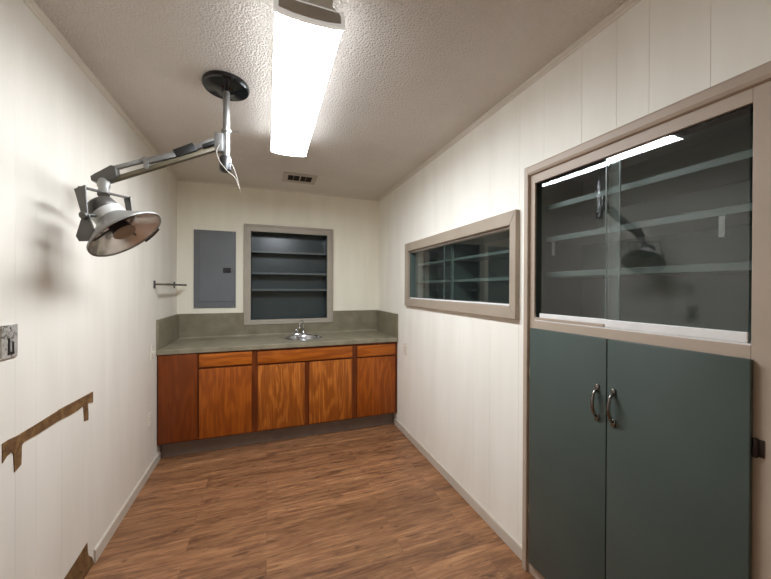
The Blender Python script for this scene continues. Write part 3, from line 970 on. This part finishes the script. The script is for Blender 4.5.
# yoke
def strip(a, b_, wa, wb, wdir, th, name=None):
    """tapered flat strip a->b, widths wa, wb along wdir, thickness th"""
    a, b_, wdir = Vector(a), Vector(b_), Vector(wdir)
    d = (b_ - a)
    wdir = (wdir - d * (wdir.dot(d) / d.length_squared)).normalized()
    nn = d.normalized().cross(wdir)
    bb = bmesh.new()
    vs = []
    for s in (-.5, .5):
        for p, w in ((a, wa), (b_, wb)):
            for q in (-.5, .5): vs.append(bb.verts.new(p + wdir * w * q + nn * th * s))
    f = lambda *i: bb.faces.new([vs[k] for k in i])
    f(0, 1, 3, 2); f(4, 6, 7, 5); f(0, 4, 5, 1); f(2, 3, 7, 6); f(0, 2, 6, 4); f(1, 5, 7, 3)
    bmesh.ops.recalc_face_normals(bb, faces=list(bb.faces))
    bmesh.ops.bevel(bb, geom=list(bb.edges), offset=.001, segments=1, affect='EDGES')
    return bb
yl, yr = Vector((-.716, 1.668, 1.826)), Vector((-.622, 1.862, 1.842))
piv_c = C + ax * .105
pl_, pr_ = piv_c - u * .108, piv_c + u * .108
mbx = MB()
wd = (Vector((1, -.5, 0)))
mbx._merge(strip(yl, yr, .024, .020, wd, .007))
mbx._merge(strip(yl, pl_, .052, .024, wd, .006))
mbx._merge(strip(yr, pr_, .034, .026, wd, .006))
mbx.build('yoke', M['lamp_dark'], el)
# neck between elbow and yoke
mbx = MB()
a0 = Vector((-.690, 1.806, 1.894)); a1 = barc + Vector((0, 0, -.004))
mbx.tube([a0, a0.lerp(a1, .35), a0.lerp(a1, .5), a1], [.022, .024, .018, .022], 20)
mbx.build('neck', M['lamp_grey'], el, auto=40)
# shade: flared double-walled cone
mbx = MB()
mbx.lathe([(.0, R), (-.003, R - .001), (-.003, R - .005), (.0, R - .006), (.030, R - .040), (.075, .060), (.088, .052), (.092, .058), (.078, .068), (.034, R - .034), (.006, R - .0005)], C, ax, 64, close=True)
sh = mbx.build('shade', M['lamp_grey'], el, auto=50)
mbx = MB()
mbx.lathe([(.0015, R - .0075), (.014, R - .0245), (.026, R - .0390), (.040, R - .0545), (.052, .0835), (.064, .074), (.074, .060), (.081, .044), (.085, .025), (.086, 0)], C, ax, 48)
lab(mbx.build('reflector', M['reflector'], sh, smooth=True), 'polished inner reflector')
mbx = MB()
mbx.lathe([(.082, 0), (.082, .036), (.020, .040), (.0185, .040), (.0185, 0)], C, ax, 32)
lab(mbx.build('bulb_holder', M['black'], sh, auto=40), 'dark bulb holder')
mbx = MB()
mbx.lathe([(.018, 0), (.018, .044), (.014, .046), (.008, .043), (.006, .0)], C, ax, 32)
o = mbx.build('bulb_shield', M['bulb_cap'], sh, auto=40)
lab(o, 'tan round bulb shield')
for k in range(3):
    a = 2 * PI * k / 3 + .4
    e = u * math.cos(a) + v * math.sin(a)
    mbx = MB(); mbx.tube([C + ax * .045 + e * .039, C + ax * .026 + e * .112], .004, 8)
    mbx.build('spoke', M['lamp_dark'], sh)
mbx = MB()
mbx.lathe([(.078, .048), (.084, .060), (.092, .063), (.122, .061), (.126, .052), (.126, 0)], C, ax, 56)
hs = mbx.build('back_housing', M['lamp_white'], el, auto=45)
lab(hs, 'pale enamelled collar behind the reflector')
mbx = MB()
mbx.lathe([(.1262, 0), (.1262, .054), (.132, .057), (.164, .054), (.174, .045), (.179, .026), (.180, 0)], C, ax, 48)
lab(mbx.build('rear_cap', M['lamp_dark'], el, auto=40), 'dark grey rear cap')
# small dark clip on the lower right of the rim
rim = lambda k_: C + (u * math.cos(PI * k_ / 12) + v * math.sin(PI * k_ / 12)) * (R + .001)
mbx = MB()
for k_ in (-1.0, -.4, .2, .8):
    mbx._merge(strip(rim(k_), rim(k_ + .65), .020, .020, ax, .003))
lab(mbx.build('rim_clip', M['lamp_dark'], sh), 'dark clip on the rim')
# pivots joining yoke and drum, and a triangular handle plate below the near pivot
for pp, s_ in ((pl_, -1), (pr_, 1)):
    mbx = MB()
    mbx.tube([piv_c + u * s_ * .066, pp + u * s_ * .004], .008, 14)
    mbx.lathe([(.003, 0), (.003, .015), (.012, .015), (.015, .011), (.015, 0)], pp, u * s_, 20)
    mbx.build('pivot_knob', M['lamp_dark'], el, auto=40)
mbx = MB()
ha = pl_ + u * .004
hb = ha + Vector((.006, -.010, -.105))
mbx._merge(strip(ha, ha.lerp(hb, .8), .024, .070, Vector((1, -.1, .15)), .006))
mbx._merge(strip(ha.lerp(hb, .78), hb, .072, .050, Vector((1, -.1, .30)), .006))
mbx.build('handle_plate', M['lamp_dark'], el)
# loose wire from the hub
w = [(-.224, 1.790, 2.125), (-.235, 1.785, 2.085), (-.220, 1.780, 2.038), (-.186, 1.782, 1.996), (-.152, 1.79, 1.968), (-.132, 1.80, 1.915)]
w2 = [(-.178, 1.800, 2.050), (-.160, 1.795, 2.020), (-.143, 1.795, 1.968), (-.131, 1.802, 1.908)]
w = [swing(p) for p in w]; w2 = [swing(p) for p in w2]
mbx = MB(); mbx.tube(bez(w), .0024, 8); mbx.tube(bez(w2), .0021, 8)
lab(mbx.build('wire', M['wire'], el, smooth=True), 'loose pale wire')

# ------------------------------------------------------------------ marks and plates on the walls
# bare strip left by a removed rail: top bar with two short drops
mbx = MB()
k = .995
pts = [(1.462, .892), (1.490, .893), (1.53, .889), (1.64, .890), (1.767, .893), (1.781, .895), (1.92, .890), (2.064, .886), (2.064, .831), (2.040, .838), (2.014, .843),
       (2.020, .79), (2.018, .760), (1.981, .767), (1.978, .80), (1.973, .844), (1.92, .840), (1.856, .842), (1.767, .849), (1.65, .848), (1.565, .852), (1.553, .845), (1.550, .777), (1.517, .766),
       (1.515, .80), (1.513, .832), (1.507, .842), (1.499, .845), (1.480, .840), (1.462, .826)]
mbx.prism(pts, (XL + .0004, 0, 0), (0, 1, 0), (0, 0, 1), (1, 0, 0), .0025)
rm = mbx.build('bare_strip', M['rail_brown'])
tag(rm, 'long brown bare strip with two short legs on the left wall', 'wall scar')
mbx = MB()
pts = [(1.40, .0005), (1.40, .128), (1.70, .132), (1.86, .140), (1.94, .146), (2.008, .154), (2.014, .100), (2.022, .079), (2.055, .045), (2.073, .0005)]
mbx.prism(pts, (XL + .0004, 0, 0), (0, 1, 0), (0, 0, 1), (1, 0, 0), .0025)
lw = mbx.build('bare_strip', M['rail_brown'])
tag(lw, 'low brown bare patch at floor level where the left baseboard ends', 'wall scar')

def wall_plate(name, x, s, y, z, mat, label, cat, kind, group=None):
    r = thing(name, label, cat, (x, y, z), group)
    b_ = MB()
    x0, x1 = sorted((x + s * .0005, x + s * .006))
    b_.box(x0, x1, y - .036, y + .036, z - .0575, z + .0575, .002)
    b_.build('cover_plate', mat, r)
    if kind == 'outlet':
        for dz in (-.02, .02):
            b_ = MB(); x0, x1 = sorted((x + s * .0061, x + s * .0085))
            b_.box(x0, x1, y - .017, y + .017, z + dz - .014, z + dz + .014, .003)
            so = b_.build('socket', mat, r)
            b_ = MB(); x0, x1 = sorted((x + s * .0085, x + s * .009))
            for dy in (-.006, .006): b_.box(x0, x1, y + dy - .0012, y + dy + .0012, z + dz - .004, z + dz + .006)
            b_.build('slot', M['plate_slot'], so)
    elif kind == 'switch':
        b_ = MB(); x0, x1 = sorted((x + s * .0061, x + s * .0165))
        b_.box(x0, x1, y - .005, y + .005, z - .010, z + .010, .002)
        b_.build('toggle', mat, r)
    else:
        b_ = MB(); x0, x1 = sorted((x + s * .0061, x + s * .0085))
        b_.box(x0, x1, y - .014, y + .016, z - .045, z - .036, .001)
        b_.box(x0, x1, y - .012, y - .004, z - .036, z + .012, .001)
        b_.box(x0, x1, y + .008, y + .014, z - .036, z - .002, .001)
        lab(b_.build('clip', M['black'], r), 'dark metal clip')
    for dz in ((-.042, .042) if kind == 'switch' else (0,) if kind == 'outlet' else (.046,)):
        b_ = MB(); b_.lathe([(0, .0035), (.0012, .003), (.0016, 0)], (x + s * .006, y, z + dz), (s, 0, 0), 10)
        b_.build('screw', M['lamp_dark'], r)
    return r
wall_plate('metal_plate', XL, 1, 1.491, 1.231, M['steel_plate'], 'scuffed metal cover plate with dark clips high on the left wall', 'cover plate', 'clip')
wall_plate('wall_outlet', XL, 1, 2.905, .410, M['plate'], 'cream outlet low on the left wall just before the cabinets', 'outlet', 'outlet')
wall_plate('light_switch', XL, 1, 2.975, .915, M['plate'], 'cream switch plate on the left wall beside the countertop end', 'switch', 'switch')
wall_plate('wall_outlet', XR, -1, 2.885, .832, M['plate'], 'cream outlet on the right wall beside the countertop end', 'outlet', 'outlet')

# ------------------------------------------------------------------ world, camera, colour
wd_ = bpy.data.worlds.new('World'); sc.world = wd_
wd_.use_nodes = True
wd_.node_tree.nodes['Background'].inputs[0].default_value = (0, 0, 0, 1)

cam = bpy.data.cameras.new('Camera'); co = bpy.data.objects.new('Camera', cam); COL.objects.link(co)
cam.sensor_fit = 'HORIZONTAL'; cam.sensor_width = 36.0
cam.lens = 36.0 * 324.58 / 771.0
cam.clip_start = .02
yaw, pitch, roll = .3497, -.004, .004
fw = Vector((math.sin(yaw) * math.cos(pitch), math.cos(yaw) * math.cos(pitch), math.sin(pitch)))
rt = Vector((math.cos(yaw), -math.sin(yaw), 0)); up = rt.cross(fw)
r2 = rt * math.cos(roll) + up * math.sin(roll); u2 = -rt * math.sin(roll) + up * math.cos(roll)
mw = Matrix((r2, u2, -fw)).transposed().to_4x4(); mw.translation = (0, 0, CAM_H)
co.matrix_world = mw
sc.camera = co

vs = sc.view_settings
vs.view_transform = 'Standard'; vs.look = 'None'; vs.gamma = 1.0; vs.use_curve_mapping = False
vs.exposure = 1.0
sc.cycles.max_bounces = 12; sc.cycles.diffuse_bounces = 8; sc.cycles.glossy_bounces = 6; sc.cycles.transparent_max_bounces = 16
sc.cycles.use_denoising = True
